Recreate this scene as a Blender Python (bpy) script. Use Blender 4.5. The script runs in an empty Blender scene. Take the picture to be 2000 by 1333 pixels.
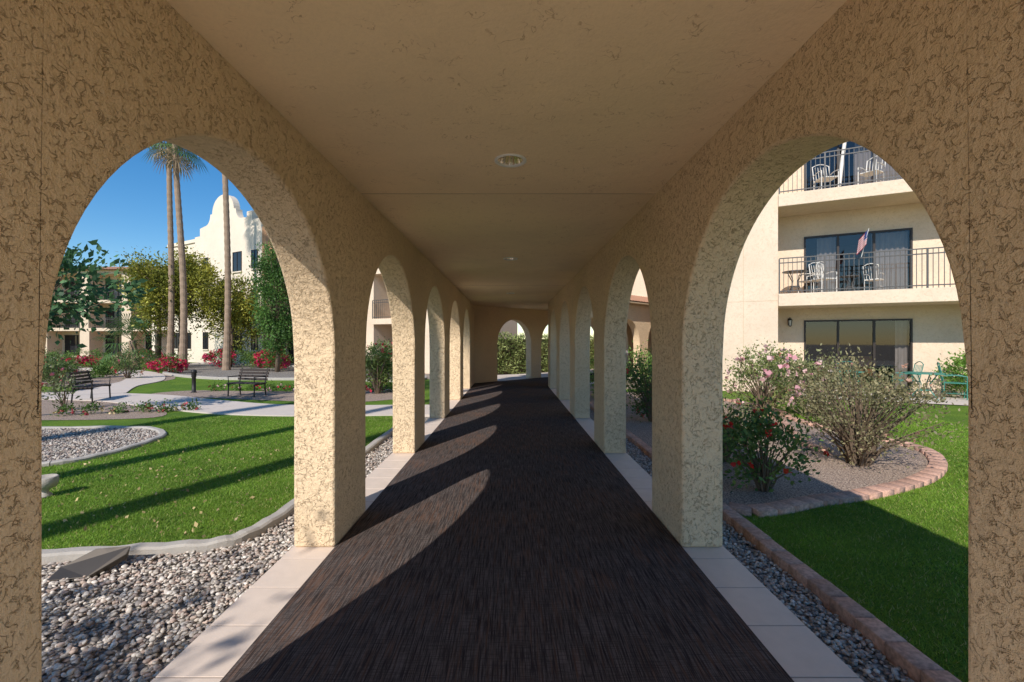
import bpy, math, random, bmesh
import numpy as np
from mathutils import Vector, Matrix
random.seed(7); rng=np.random.default_rng(7)
S=bpy.context.scene
COL=S.collection
# ---------------------------------------------------------------- materials
def newmat(name):
    m=bpy.data.materials.new(name); m.use_nodes=True
    nt=m.node_tree; b=nt.nodes['Principled BSDF']; return m,nt,b
def N(nt,t,**k):
    n=nt.nodes.new(t)
    for a,v in k.items(): setattr(n,a,v)
    return n
def L(nt,a,b): nt.links.new(a,b)
def c4(c): return (c[0],c[1],c[2],1)
def mixc(nt,fac,a,b):
    n=nt.nodes.new('ShaderNodeMix'); n.data_type='RGBA'
    for s,v in ((0,fac),(6,a),(7,b)):
        if isinstance(v,bpy.types.NodeSocket): L(nt,v,n.inputs[s])
        elif s==0: n.inputs[0].default_value=v
        else: n.inputs[s].default_value=c4(v)
    return n.outputs[2]
def mth(nt,op,a,b=None,clamp=False):
    n=nt.nodes.new('ShaderNodeMath'); n.operation=op; n.use_clamp=clamp
    for i,v in enumerate((a,b)):
        if v is None: continue
        if isinstance(v,bpy.types.NodeSocket): L(nt,v,n.inputs[i])
        else: n.inputs[i].default_value=v
    return n.outputs[0]
def mapr(nt,v,a,b,c=0,d=1):
    n=nt.nodes.new('ShaderNodeMapRange'); n.interpolation_type='SMOOTHSTEP'
    L(nt,v,n.inputs[0]); 
    for i,x in enumerate((a,b,c,d)): n.inputs[i+1].default_value=x
    return n.outputs[0]
def coords(nt,scale=(1,1,1),kind='Object'):
    t=N(nt,'ShaderNodeTexCoord'); mp=N(nt,'ShaderNodeMapping'); mp.inputs['Scale'].default_value=scale
    L(nt,t.outputs[kind],mp.inputs[0]); return mp.outputs[0]
def noise(nt,co,scale,detail=3,rough=.55,dist=0):
    n=N(nt,'ShaderNodeTexNoise'); n.inputs['Scale'].default_value=scale; n.inputs['Detail'].default_value=detail
    n.inputs['Roughness'].default_value=rough; n.inputs['Distortion'].default_value=dist
    L(nt,co,n.inputs['Vector']); return n.outputs['Fac']
def bump(nt,b,h,strength,dist):
    n=N(nt,'ShaderNodeBump'); n.inputs['Strength'].default_value=strength; n.inputs['Distance'].default_value=dist
    L(nt,h,n.inputs['Height']); L(nt,n.outputs[0],b.inputs['Normal'])
def stucco(name,col,dark,scale=22,bw=.045,strength=.8,dist=.008,patch=(.42,.62),fine=.3,mot=.3,soft=.0):
    m,nt,b=newmat(name); co=coords(nt)
    n1=noise(nt,co,scale,3,.55,.5)
    a=mth(nt,'ABSOLUTE',mth(nt,'SUBTRACT',n1,.5))
    m1=mapr(nt,a,0,bw)
    n2=noise(nt,co,scale*.7,3,.6,.3)
    p=mapr(nt,n2,patch[0],patch[1])
    mm=mth(nt,'MAXIMUM',m1,p)
    n3=noise(nt,co,.7,4,.6)
    n4=noise(nt,co,scale*6,4,.75)
    n5=mapr(nt,noise(nt,co,scale*.9,4,.7),.3,.7)
    base=mixc(nt,mapr(nt,n3,.3,.7),[x*.92 for x in col],[min(1,x*1.04) for x in col])
    base=mixc(nt,mth(nt,'MULTIPLY',mapr(nt,n4,.35,.8),mot),base,[x*.62 for x in col])
    c=mixc(nt,mm,dark,base); L(nt,c,b.inputs['Base Color']); b.inputs['Roughness'].default_value=.9  # crevices darkened: dirt, plus relief shadow put into the colour
    b.inputs['Specular IOR Level'].default_value=.2
    h=mth(nt,'ADD',mth(nt,'ADD',mm,mth(nt,'MULTIPLY',n4,fine)),mth(nt,'MULTIPLY',n5,soft)); bump(nt,b,h,strength,dist)
    return m
def plain(name,col,rough=.6,metal=0,nscale=6,var=.15,spec=.4,bs=0):
    m,nt,b=newmat(name); co=coords(nt); n=noise(nt,co,nscale,4,.6)
    c=mixc(nt,n,[x*(1-var) for x in col],[min(1,x*(1+var)) for x in col]); L(nt,c,b.inputs['Base Color'])
    b.inputs['Roughness'].default_value=rough; b.inputs['Metallic'].default_value=metal; b.inputs['Specular IOR Level'].default_value=spec
    if bs: bump(nt,b,noise(nt,co,nscale*12,4,.7),bs,.01)
    return m
def attrmat(name,rough=.6,trans=0,spec=.3,nscale=0):
    m,nt,b=newmat(name); a=N(nt,'ShaderNodeAttribute',attribute_name='Col')
    col=a.outputs['Color']
    if nscale:
        n=noise(nt,coords(nt),nscale,3,.6); 
        mm=N(nt,'ShaderNodeMix'); mm.data_type='RGBA'; mm.blend_type='MULTIPLY'; mm.inputs[0].default_value=1
        L(nt,col,mm.inputs[6]); g=mapr(nt,n,.3,.7,.7,1.15); cc=N(nt,'ShaderNodeCombineColor')
        for i in range(3): L(nt,g,cc.inputs[i])
        L(nt,cc.outputs[0],mm.inputs[7]); col=mm.outputs[2]
    L(nt,col,b.inputs['Base Color']); b.inputs['Roughness'].default_value=rough; b.inputs['Specular IOR Level'].default_value=spec
    if trans:
        t=N(nt,'ShaderNodeBsdfTranslucent'); L(nt,col,t.inputs['Color'])
        mx=N(nt,'ShaderNodeMixShader'); mx.inputs[0].default_value=trans
        out=nt.nodes['Material Output']; L(nt,b.outputs[0],mx.inputs[1]); L(nt,t.outputs[0],mx.inputs[2]); L(nt,mx.outputs[0],out.inputs[0])
    return m
def gravelmat(name,cols,scale=38,bs=1,dist=.02):
    m,nt,b=newmat(name); co=coords(nt)
    v=N(nt,'ShaderNodeTexVoronoi'); v.inputs['Scale'].default_value=scale; L(nt,co,v.inputs['Vector'])
    r=N(nt,'ShaderNodeValToRGB'); el=r.color_ramp.elements
    while len(el)<len(cols): el.new(.5)
    for i,c in enumerate(cols): el[i].position=i/(len(cols)-1); el[i].color=c4(c)
    sp=N(nt,'ShaderNodeSeparateColor'); L(nt,v.outputs['Color'],sp.inputs[0]); L(nt,sp.outputs[0],r.inputs[0])
    d=mapr(nt,v.outputs['Distance'],.25,.75)
    c=mixc(nt,d,r.outputs[0],[x*.35 for x in cols[0]])
    L(nt,c,b.inputs['Base Color']); b.inputs['Roughness'].default_value=.85
    bump(nt,b,mth(nt,'SUBTRACT',1,v.outputs['Distance']),bs,dist); return m

M={}
M['stucco']=stucco('stucco_wall',(.89,.67,.43),(.62,.44,.26),scale=30,bw=.028,dist=.010,strength=.9,patch=(.44,.58),fine=.4,mot=.35,soft=.6)
M['stucco_c']=stucco('stucco_ceiling',(.92,.715,.46),(.62,.44,.26),scale=10,bw=.012,patch=(.38,.49),strength=.45,dist=.006,fine=.6,mot=.2,soft=.6)
M['stucco_b']=stucco('stucco_building',(.78,.62,.46),(.66,.51,.36),scale=12,bw=.04,strength=.4,dist=.01)
M['stucco_w']=stucco('stucco_cream',(.80,.69,.55),(.70,.60,.47),scale=9,bw=.04,strength=.3,dist=.01)
M['seam']=plain('seam',(.58,.43,.27),.9)
M['tile']=plain('floor_tile',(.68,.56,.46),.55,nscale=9,var=.12,bs=.15)
M['grout']=plain('grout',(.30,.24,.20),.9)
M['concrete']=plain('concrete',(.58,.50,.43),.9,nscale=3,var=.12,bs=.3)
M['curb']=plain('curb_concrete',(.42,.38,.33),.9,nscale=8,var=.25,bs=.5)
M['brick']=attrmat('brick_edging',.9,nscale=40)
M['pebble']=attrmat('river_pebbles',.65,nscale=60)
M['leaf']=attrmat('foliage',.55,.28,.35)
M['grass']=attrmat('grass_blades',.6,.3,.3)
M['petal']=attrmat('petals',.6,.25,.3)
M['bark']=plain('bark',(.17,.12,.08),.9,nscale=14,var=.35,bs=.6)
M['palmbark']=plain('palm_bark',(.31,.22,.15),.95,nscale=5,var=.35,bs=.9)
M['dark']=plain('dark_metal',(.03,.028,.026),.5,.3)
M['rail']=plain('railing_metal',(.10,.095,.09),.5,.3)
M['frame']=plain('window_frame',(.035,.025,.02),.4)
M['bronze']=plain('bronze_fixture',(.09,.075,.06),.5,.5)
M['white']=plain('white_furniture',(.75,.72,.66),.5)
M['teal']=plain('teal_metal',(.05,.22,.17),.5)
M['room']=plain('room_interior',(.13,.10,.08),.9)
M['curtain']=plain('curtain',(.62,.55,.50),.9)
M['trim']=plain('terracotta_trim',(.50,.26,.13),.8)
M['chrome']=plain('fixture_chrome',(.85,.78,.65),.18,1)
M['ring']=plain('fixture_ring',(.82,.80,.74),.4)
M['wood']=plain('bench_slats',(.05,.036,.03),.6)
M['gravel']=gravelmat('gravel_grey',[(.32,.29,.25),(.48,.43,.36),(.22,.20,.18),(.55,.49,.41),(.40,.32,.26)],36)
M['gravelpink']=gravelmat('gravel_pink',[(.46,.33,.25),(.56,.43,.32),(.36,.25,.19),(.60,.48,.37)],60,.7,.01)
M['groundm']=gravelmat('ground_granite',[(.44,.35,.27),(.52,.42,.32),(.37,.29,.22)],30,.6,.01)
M['redwhite']=attrmat('flag_cloth',.8,.2)
m,nt,b=newmat('carpet'); 
co=coords(nt,(1,1,1)); a=noise(nt,coords(nt,(130,4,1)),1,3,.75); a2=noise(nt,coords(nt,(7,150,1)),1,3,.7); a3=noise(nt,co,1.0,3,.6); a4=noise(nt,coords(nt,(55,3,1)),1,3,.7)
c=mixc(nt,mapr(nt,a,.36,.66),(.022,.017,.016),(.155,.128,.117))
c=mixc(nt,mth(nt,'MULTIPLY',mapr(nt,a2,.44,.62),.65),c,(.036,.029,.027))
c=mixc(nt,mth(nt,'MULTIPLY',mapr(nt,mth(nt,'MULTIPLY',a4,mth(nt,'ADD',a3,.5)),.48,.68),.45),c,(.17,.085,.05))
L(nt,c,b.inputs['Base Color']); b.inputs['Roughness'].default_value=.95; b.inputs['Specular IOR Level'].default_value=.12
bump(nt,b,mth(nt,'ADD',a,a2),.5,.003); M['carpet']=m
m,nt,b=newmat('lawn'); co=coords(nt)
n1=noise(nt,co,.8,4,.6); n2=noise(nt,co,70,3,.7); n3=noise(nt,co,7,3,.7)
c=mixc(nt,mapr(nt,n1,.35,.65),(.10,.20,.022),(.17,.28,.03)); c=mixc(nt,mapr(nt,n2,.4,.7),c,(.07,.12,.016)); c=mixc(nt,mth(nt,'MULTIPLY',mapr(nt,n3,.5,.75),.5),c,(.22,.29,.05))
L(nt,c,b.inputs['Base Color']); b.inputs['Roughness'].default_value=.9; b.inputs['Specular IOR Level'].default_value=.15; bump(nt,b,n2,.9,.03); M['lawn']=m
m,nt,b=newmat('roof_tile'); co=coords(nt); n1=noise(nt,co,3,3,.6)
L(nt,mixc(nt,n1,(.34,.15,.08),(.55,.30,.18)),b.inputs['Base Color']); b.inputs['Roughness'].default_value=.85; M['rooftile']=m
m,nt,b=newmat('window_glass'); out=nt.nodes['Material Output']
tr=N(nt,'ShaderNodeBsdfTransparent'); tr.inputs[0].default_value=(.55,.55,.55,1); gl=N(nt,'ShaderNodeBsdfGlossy'); gl.inputs['Roughness'].default_value=.02
fr=N(nt,'ShaderNodeFresnel'); fr.inputs[0].default_value=1.5; f=mth(nt,'ADD',fr.outputs[0],.04)
mx=N(nt,'ShaderNodeMixShader'); L(nt,f,mx.inputs[0]); L(nt,tr.outputs[0],mx.inputs[1]); L(nt,gl.outputs[0],mx.inputs[2]); L(nt,mx.outputs[0],out.inputs[0]); M['glass']=m
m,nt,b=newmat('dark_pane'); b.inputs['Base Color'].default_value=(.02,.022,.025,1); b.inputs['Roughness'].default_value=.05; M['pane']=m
# ---------------------------------------------------------------- mesh helpers
def empty(name,loc=(0,0,0),rotz=0,parent=None):
    e=bpy.data.objects.new(name,None); COL.objects.link(e); e.location=loc; e.rotation_euler=(0,0,rotz)
    if parent: e.parent=parent
    return e
class MB:
    def __init__(s): s.v=[]; s.f=[]; s.m=[]
    def add(s,vs,fs,mi=0):
        o=len(s.v); s.v+= [tuple(v) for v in vs]; s.f+=[tuple(i+o for i in f) for f in fs]; s.m+=[mi]*len(fs)
    def box(s,x0,x1,y0,y1,z0,z1,mi=0):
        s.add([(x0,y0,z0),(x1,y0,z0),(x1,y1,z0),(x0,y1,z0),(x0,y0,z1),(x1,y0,z1),(x1,y1,z1),(x0,y1,z1)],
              [(0,3,2,1),(4,5,6,7),(0,1,5,4),(1,2,6,5),(2,3,7,6),(3,0,4,7)],mi)
    def prism(s,pts,z0,z1,mi=0):
        n=len(pts); s.add([(p[0],p[1],z0) for p in pts]+[(p[0],p[1],z1) for p in pts],
            [tuple(range(n))[::-1],tuple(range(n,2*n))]+[(i,(i+1)%n,n+(i+1)%n,n+i) for i in range(n)],mi)
    def tube(s,path,radii,n=6,mi=0,cap=True):
        P=[Vector(p) for p in path]; 
        if not hasattr(radii,'__len__'): radii=[radii]*len(P)
        vs=[];k=len(P)
        for i,p in enumerate(P):
            d=(P[min(i+1,k-1)]-P[max(i-1,0)]); d=d.normalized() if d.length>1e-9 else Vector((0,0,1))
            a=d.cross(Vector((0,0,1))) if abs(d.z)<.95 else d.cross(Vector((1,0,0))); a.normalize(); b_=d.cross(a)
            for j in range(n):
                t=2*math.pi*j/n; vs.append(p+(a*math.cos(t)+b_*math.sin(t))*radii[i])
        fs=[(i*n+j,i*n+(j+1)%n,(i+1)*n+(j+1)%n,(i+1)*n+j) for i in range(k-1) for j in range(n)]
        if cap: fs+= [tuple(range(n))[::-1],tuple(range((k-1)*n,k*n))]
        s.add(vs,fs,mi)
    def lathe(s,prof,c,n=24,mi=0):
        vs=[(c[0]+r*math.cos(2*math.pi*j/n),c[1]+r*math.sin(2*math.pi*j/n),c[2]+z) for r,z in prof for j in range(n)]
        fs=[(i*n+j,i*n+(j+1)%n,(i+1)*n+(j+1)%n,(i+1)*n+j) for i in range(len(prof)-1) for j in range(n)]
        s.add(vs,fs,mi)
    def obj(s,name,mats,parent=None,smooth=False,loc=(0,0,0),rotz=0,merge=False,bevel=0):
        me=bpy.data.meshes.new(name); me.from_pydata(s.v,[],s.f); 
        for mt in mats: me.materials.append(M[mt])
        me.polygons.foreach_set('material_index',s.m)
        if smooth: me.polygons.foreach_set('use_smooth',[True]*len(s.f))
        if merge:
            bm=bmesh.new(); bm.from_mesh(me); bmesh.ops.remove_doubles(bm,verts=bm.verts,dist=.0005); bmesh.ops.recalc_face_normals(bm,faces=bm.faces); bm.to_mesh(me); bm.free()
        me.update(); o=bpy.data.objects.new(name,me); COL.objects.link(o); o.location=loc; o.rotation_euler=(0,0,rotz)
        if parent: o.parent=parent
        if bevel:
            md=o.modifiers.new('bev','BEVEL'); md.width=bevel; md.segments=3; md.limit_method='ANGLE'; md.angle_limit=math.radians(50)
        return o
def npmesh(name,V,F,mat,cols=None,parent=None,smooth=False):
    V=np.asarray(V,dtype=np.float32).reshape(-1,3); F=np.asarray(F,dtype=np.int32); k=F.shape[1]; nf=F.shape[0]
    me=bpy.data.meshes.new(name); me.vertices.add(len(V)); me.vertices.foreach_set('co',V.ravel())
    me.loops.add(nf*k); me.loops.foreach_set('vertex_index',F.ravel()); me.polygons.add(nf)
    me.polygons.foreach_set('loop_start',np.arange(nf,dtype=np.int32)*k); me.polygons.foreach_set('loop_total',np.full(nf,k,dtype=np.int32))
    if smooth: me.polygons.foreach_set('use_smooth',np.ones(nf,dtype=bool))
    me.update(calc_edges=True)
    if cols is not None:
        a=me.color_attributes.new('Col','FLOAT_COLOR','POINT'); c=np.ones((len(V),4),dtype=np.float32); c[:,:3]=cols; a.data.foreach_set('color',c.ravel())
    me.materials.append(M[mat]); o=bpy.data.objects.new(name,me); COL.objects.link(o)
    if parent: o.parent=parent
    return o
def unit(a): return a/np.maximum(np.linalg.norm(a,axis=1,keepdims=True),1e-9)
def leaves(name,P,size,cols,parent=None,mat='leaf',aspect=.5,out=None,up=.2):
    n=len(P); a=rng.normal(size=(n,3)); 
    if out is not None: a=a*.8+unit(out)*.9
    a[:,2]+=up; a=unit(a); r=unit(rng.normal(size=(n,3))); b=unit(np.cross(a,r)); c=np.cross(a,b)
    s=size*(.6+.8*rng.random((n,1))); w=s*aspect*.5
    V=np.stack([P,P+a*s*.45+b*w+c*s*.08,P+a*s,P+a*s*.45-b*w+c*s*.08],axis=1)
    F=np.arange(n*4).reshape(n,4); return npmesh(name,V,F,mat,np.repeat(cols,4,axis=0),parent)
def inpoly(P,poly):
    x,y=P[:,0],P[:,1]; r=np.zeros(len(P),bool); n=len(poly)
    for i in range(n):
        x1,y1=poly[i][:2]; x2,y2=poly[(i+1)%n][:2]
        if y1==y2: continue
        c=((y1>y)!=(y2>y))&(x<(x2-x1)*(y-y1)/(y2-y1)+x1); r^=c
    return r
def catmull(pts,n=8,closed=False):
    P=[Vector((p[0],p[1],0)) for p in pts]; out=[]; k=len(P)
    for i in range(k if closed else k-1):
        g=(lambda j:P[j%k]) if closed else (lambda j:P[max(0,min(k-1,j))])
        p0,p1,p2,p3=g(i-1),g(i),g(i+1),g(i+2)
        for j in range(n):
            t=j/n; q=.5*((2*p1)+(p2-p0)*t+(2*p0-5*p1+4*p2-p3)*t*t+(3*p1-p0-3*p2+p3)*t**3); out.append((q.x,q.y))
    if not closed: out.append((P[-1].x,P[-1].y))
    return out
def sheet(name,pts,z,mat,parent=None):
    mb=MB(); mb.add([(p[0],p[1],z) for p in pts],[tuple(range(len(pts)))]); 
    o=mb.obj(name,[mat],parent)
    if o.data.polygons[0].normal.z<0: o.data.flip_normals()
    return o
def curb(name,path,w,z0,z1,mat='curb'):
    P=[Vector((p[0],p[1],0)) for p in path]; k=len(P); vs=[]; fs=[]
    prof=[(-w/2,z0),(-w/2,z1-.015),(-w/2+.018,z1),(w/2-.018,z1),(w/2,z1-.015),(w/2,z0)]; m_=len(prof)
    for i,p in enumerate(P):
        d=(P[min(i+1,k-1)]-P[max(i-1,0)]).normalized(); s=Vector((-d.y,d.x,0))
        for o_,z in prof: q=p+s*o_; vs.append((q.x,q.y,z+.006*math.sin(i*1.7)))
    for i in range(k-1):
        for j in range(m_-1): fs.append((i*m_+j,(i+1)*m_+j,(i+1)*m_+j+1,i*m_+j+1))
    mb=MB(); mb.add(vs,fs); mb.add(vs[:m_],[tuple(range(m_))]); mb.add(vs[-m_:],[tuple(range(m_))[::-1]])
    return mb.obj(name,[mat])
def brickcurb(name,path,w=.11,ln=.2,z0=-.12,z1=-.015,gap=.008):
    P=[Vector((p[0],p[1],0)) for p in path]; V=[];F=[];C=[]
    seg=[(P[i+1]-P[i]).length for i in range(len(P)-1)]; tot=sum(seg)
    def at(s):
        for i,l in enumerate(seg):
            if s<=l or i==len(seg)-1: return P[i].lerp(P[i+1],min(1,s/max(l,1e-6)))
            s-=l
    n=int(tot/ln)
    for i in range(n):
        a=at(i*ln+gap/2); b_=at((i+1)*ln-gap/2); d=(b_-a)
        if d.length<1e-5: continue
        d.normalize(); s=Vector((-d.y,d.x,0))*w/2; o=len(V); dz=random.uniform(-.004,.004); cc=np.array([.55,.33,.24])*random.uniform(.78,1.12)
        e=.006
        for z,k in ((z0,1),(z1-e+dz,1),(z1+dz,0)):
            kk=s*(1-(0 if k else e*2/w)); ee=d*(0 if k else e)
            for q in (a-kk+ee,b_-kk-ee,b_+kk-ee,a+kk+ee): V.append((q.x,q.y,z)); C.append(cc)
        for l in (0,4):
            for j in range(4): F.append((o+l+j,o+l+(j+1)%4,o+l+4+(j+1)%4,o+l+4+j))
        F.append((o+8,o+9,o+10,o+11))
    return npmesh(name,V,F,'brick',np.array(C))
# ---------------------------------------------------------------- corridor
YE=-1.3; WL=-1.275; WR=1.245; TH=.3; CH=2.76; WT=2.98; SP=1.40; R=1.025
YL=16.1; YR=15.06
corridor=empty('covered_walkway')
def archwall(name,spans,th,loc,rotz,sp=SP,mat='stucco',parent=corridor,top=WT,base=0.0,bevel=.02):
    mb=MB()
    def q(a,b_,c,d): mb.add([a,b_,c,d],[(0,1,2,3)])
    for s0,s1,op in spans:
        if not op:
            for (za,zb) in ((base,sp),(sp,top)):
                q((s0,0,za),(s1,0,za),(s1,0,zb),(s0,0,zb)); q((s0,th,za),(s1,th,za),(s1,th,zb),(s0,th,zb))
            q((s0,0,top),(s1,0,top),(s1,th,top),(s0,th,top)); q((s0,0,base),(s1,0,base),(s1,th,base),(s0,th,base))
        else:
            r=(s1-s0)/2; cx=(s0+s1)/2; n=44
            for s in (s0,s1): q((s,0,base),(s,th,base),(s,th,sp),(s,0,sp))
            A=[(cx-r*math.cos(math.pi*i/n),sp+min(r,1.04)*math.sin(math.pi*i/n)) for i in range(n+1)]
            for (xa,za),(xb,zb) in zip(A[:-1],A[1:]):
                q((xa,0,za),(xb,0,zb),(xb,0,top),(xa,0,top)); q((xa,th,za),(xb,th,zb),(xb,th,top),(xa,th,top))
                q((xa,0,za),(xb,0,zb),(xb,th,zb),(xa,th,za)); q((xa,0,top),(xb,0,top),(xb,th,top),(xa,th,top))
    a,b_=spans[0][0],spans[-1][1]
    for s in (a,b_):
        for (za,zb) in ((base,sp),(sp,top)): q((s,0,za),(s,th,za),(s,th,zb),(s,0,zb))
    return mb.obj(name,[mat],parent,loc=loc,rotz=rotz,merge=True,bevel=bevel)
def spans(start,first_open,end,openw=2.05,pier=.72):
    out=[(start,first_open,False)]; s=first_open
    while s+openw+.3<=end:
        out.append((s,s+openw,True)); e=min(end,s+openw+pier)
        out.append((s+openw,e,False)); s=e
        if e>=end: break
    if s<end: out[-1]=(out[-1][0],end,False)
    return out
archwall('arcade_wall',spans(0,1.25-YE,YL-YE),TH,(WL,YE,0),math.pi/2)
rw=[(0,.12,False),(.12,1.83,True),(1.83,2.55,False)]+spans(2.55,2.55,YR-YE)[1:]
archwall('arcade_wall',rw,-TH,(WR,YE,0),math.pi/2)
archwall('arcade_wall',spans(0,1.13,13.0,1.85,.62),TH,(WL,YL,0),math.pi/4)
archwall('arcade_wall',spans(0,.85,12.5,1.95,.7),-TH,(WR,YR,0),math.pi/4)
mb=MB(); c=TH*math.tan(math.pi/8); s2=TH*.7071
mb.prism([(WL-.005,YL-.01),(WL-TH-.001,YL-.01),(WL-TH-.001,YL+c),(WL-s2,YL+s2),(WL-.005,YL-.003)],0,WT-.004); mb.obj('corner_fill',['stucco'],corridor)
LY=[3.17,6.95,11.95]; LH=.092
mb=MB(); ycur=YE; x0=WL-.06; x1=WR+.06; hw=.2; cx=.0
for ly in LY:
    mb.add([(x0,ycur,CH),(x1,ycur,CH),(x1,ly-hw,CH),(x0,ly-hw,CH)],[(0,1,2,3)])
    mb.add([(x0,ly-hw,CH),(cx-hw,ly-hw,CH),(cx-hw,ly+hw,CH),(x0,ly+hw,CH)],[(0,1,2,3)])
    mb.add([(cx+hw,ly-hw,CH),(x1,ly-hw,CH),(x1,ly+hw,CH),(cx+hw,ly+hw,CH)],[(0,1,2,3)])
    n=32; A=[];B=[]
    for j in range(n):
        t=2*math.pi*j/n; cc,ss=math.cos(t),math.sin(t); k=hw/max(abs(cc),abs(ss))
        A.append((cx+LH*cc,ly+LH*ss,CH)); B.append((cx+k*cc,ly+k*ss,CH))
    mb.add(A+B,[(j,(j+1)%n,n+(j+1)%n,n+j) for j in range(n)]); ycur=ly+hw
mb.add([(x0,ycur,CH),(x1,ycur,CH),(x1,YR,CH),(x0,YR,CH)],[(0,1,2,3)])
d=13*.7071
mb.add([(x0,YR,CH),(x1,YR,CH),(x1+d,YR+d-.02,CH),(x0+d-.05,YL+d+.1,CH),(x0-.02,YL+.05,CH)],[(0,1,2,3,4)])
mb.obj('ceiling',['stucco_c'],corridor)
mb=MB()
for y in (3.89,10.3): mb.box(WL+.002,WR-.002,y-.006,y+.006,CH-.003,CH+.01)
mb.obj('ceiling_joint',['seam'],corridor)
for ly in LY:
    e=empty('recessed_ceiling_light',(cx,ly,CH))
    mb=MB(); mb.lathe([(.112,.0),(.112,-.007),(.104,-.012),(LH-.001,-.007),(LH-.002,.004)],(0,0,0),40,0); mb.obj('trim_ring',['ring'],e,True)
    mb=MB(); n=72
    prof=[(LH-.003,.002),(.078,.05),(.066,.10),(.060,.13)]
    vs=[]; 
    for r,z in prof:
        for j in range(n): rr=r*(1+(.035 if j%6<2 else 0)); vs.append((rr*math.cos(2*math.pi*j/n),rr*math.sin(2*math.pi*j/n),z))
    mb.add(vs,[(i*n+j,i*n+(j+1)%n,(i+1)*n+(j+1)%n,(i+1)*n+j) for i in range(3) for j in range(n)]); mb.lathe([(.075,.128),(.001,.128)],(0,0,0),20)
    mb.obj('reflector',['chrome'],e)
    mb=MB(); mb.lathe([(.001,.075),(.02,.078),(.032,.09),(.034,.1),(.02,.128)],(0,0,0),20); mb.obj('lamp_bulb',['white'],e,True)
d=12.5*.7071
sheet('carpet_runner',[(WL,1.0),(WR,1.0),(WR,YR),(WR+d,YR+d),(WL+d,YL+d),(WL,YL)],.006,'carpet')
sheet('unseen_bounce_paving',[(-1.56,YE-9),(1.54,YE-9),(1.54,YE-.004),(WR-.003,YE-.004),(WR-.003,.996),(WL+.003,.996),(WL+.003,YE-.004),(-1.56,YE-.004)],.004,'tile')  # unseen pale floor, added to bounce sunlight into the walkway
sheet('unseen_bounce_plaza',[(-7,-14),(9,-14),(9,YE-1),(-7,YE-1)],-.09,'concrete')  # added behind the camera as a pale sun reflector for ceiling and walls
tiles=empty('tile_border')
def tilestrip(x,y,ang,ln,side):
    mb=MB(); tw=.37; n=int(ln/tw); w=TH+.012
    y0,y1=(0,w) if side>0 else (-w,0)
    for i in range(n): mb.box(i*tw+.004,(i+1)*tw-.004,y0+(.002 if side>0 else 0),y1-(0 if side>0 else .002),-.035,0.0)
    mb.obj('tiles',['tile'],tiles,loc=(x,y,0),rotz=ang,bevel=.002)
    mb=MB(); mb.box(0,n*tw,y0+(.002 if side>0 else .006),y1-(.006 if side>0 else .002),-.2,-.003); mb.obj('slab',['grout'],tiles,loc=(x,y,0),rotz=ang)
tilestrip(WL,YE,math.pi/2,YL-YE,1); tilestrip(WR,YE,math.pi/2,YR-YE,-1)
tilestrip(WL,YL,math.pi/4,12.6,1); tilestrip(WR,YR,math.pi/4,12.6,-1)
def roof(x,y,ang,ln,half_l,half_r,z0,zr):
    mb=MB()
    for side,hw_ in ((1,half_l),(-1,half_r)):
        ns=int(ln/.05); nr=12; vs=[]
        for i in range(ns+1):
            s=i*.05; w=.035*abs(math.sin(s*math.pi/.22))
            for j in range(nr+1):
                t=j/nr; vs.append((s,side*hw_*(1-t),z0+(zr-z0)*t+w+.02*(1-((t*nr)%1)) ))
        fs=[(i*(nr+1)+j,(i+1)*(nr+1)+j,(i+1)*(nr+1)+j+1,i*(nr+1)+j+1) for i in range(ns) for j in range(nr)]
        mb.add(vs,fs)
    mb.box(0,ln,-half_r+.01,half_l-.01,z0-.05,z0-.004,1)
    return mb.obj('roof',['rooftile','seam'],corridor,loc=(x,y,0),rotz=ang)
cxm=(WL+WR)/2; hwid=(WR-WL)/2
roof(cxm,YE-.1,math.pi/2,YR-YE+.6,hwid+TH+.2,hwid+TH+.2,WT+.05,3.55)
roof(cxm,(YL+YR)/2,math.pi/4,13,hwid+TH+.3,hwid+TH+.3,WT+.06,3.6)
# ---------------------------------------------------------------- ground
sheet('ground',[(-300,-200),(300,-200),(300,400),(-300,400)],-.14,'groundm')
zl=-.07
curbL=catmull([(-14,2.9),(-8,3.1),(-5,3.22),(-3.33,3.30),(-2.69,3.40),(-2.25,3.50),(-2.1,3.75),(-2.05,4.4),(-2.05,6.5),(-2.05,9.0)],6)
lawnL=[(-60,2.9)]+curbL+[(-2.05,17.5),(-6,21),(-14,28),(-24,34),(-60,50)]
sheet('lawn',lawnL,zl,'lawn')
sheet('gravel',[(-60,-2.5),(-1.58,-2.5),(-1.58,17)]+[(-2.05,17)]+curbL[::-1]+[(-60,2.9)],-.10,'gravel')
curb('concrete_edging',curbL,.11,-.14,-.02)
bedA=catmull([(-5.8,5.74),(-5.55,6.3),(-5.6,7.1),(-5.85,7.65),(-6.6,8.1),(-8.2,8.05),(-10.5,7.6),(-10.5,5.2),(-8,5.3),(-6.6,5.5)],6,True)
sheet('gravel_bed',bedA,zl+.008,'gravel'); curb('concrete_edging',bedA+[bedA[0]],.11,-.12,-.02)
bedB=catmull([(-7.3,9.3),(-8.3,10.7),(-10.3,12.0),(-14,12.4),(-17,11.5),(-14,9.6),(-10,9.0)],6,True)
sheet('gravel_bed',bedB,zl+.008,'gravelpink')
bedC=catmull([(-8.6,12.6),(-6,11.9),(-4.2,11.6),(-3.0,12.5),(-3.0,15),(-5,14.4),(-8,14.2),(-10,14.4),(-10.6,13.4)],6,True)
sheet('gravel_bed',bedC,zl+.008,'gravelpink')
bedD=catmull([(-16,21.2),(-12,18.6),(-8,18.2),(-4,17.5),(-4,20),(-8,24),(-14,28),(-21,31),(-22,28),(-18,24)],6,True)
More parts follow.
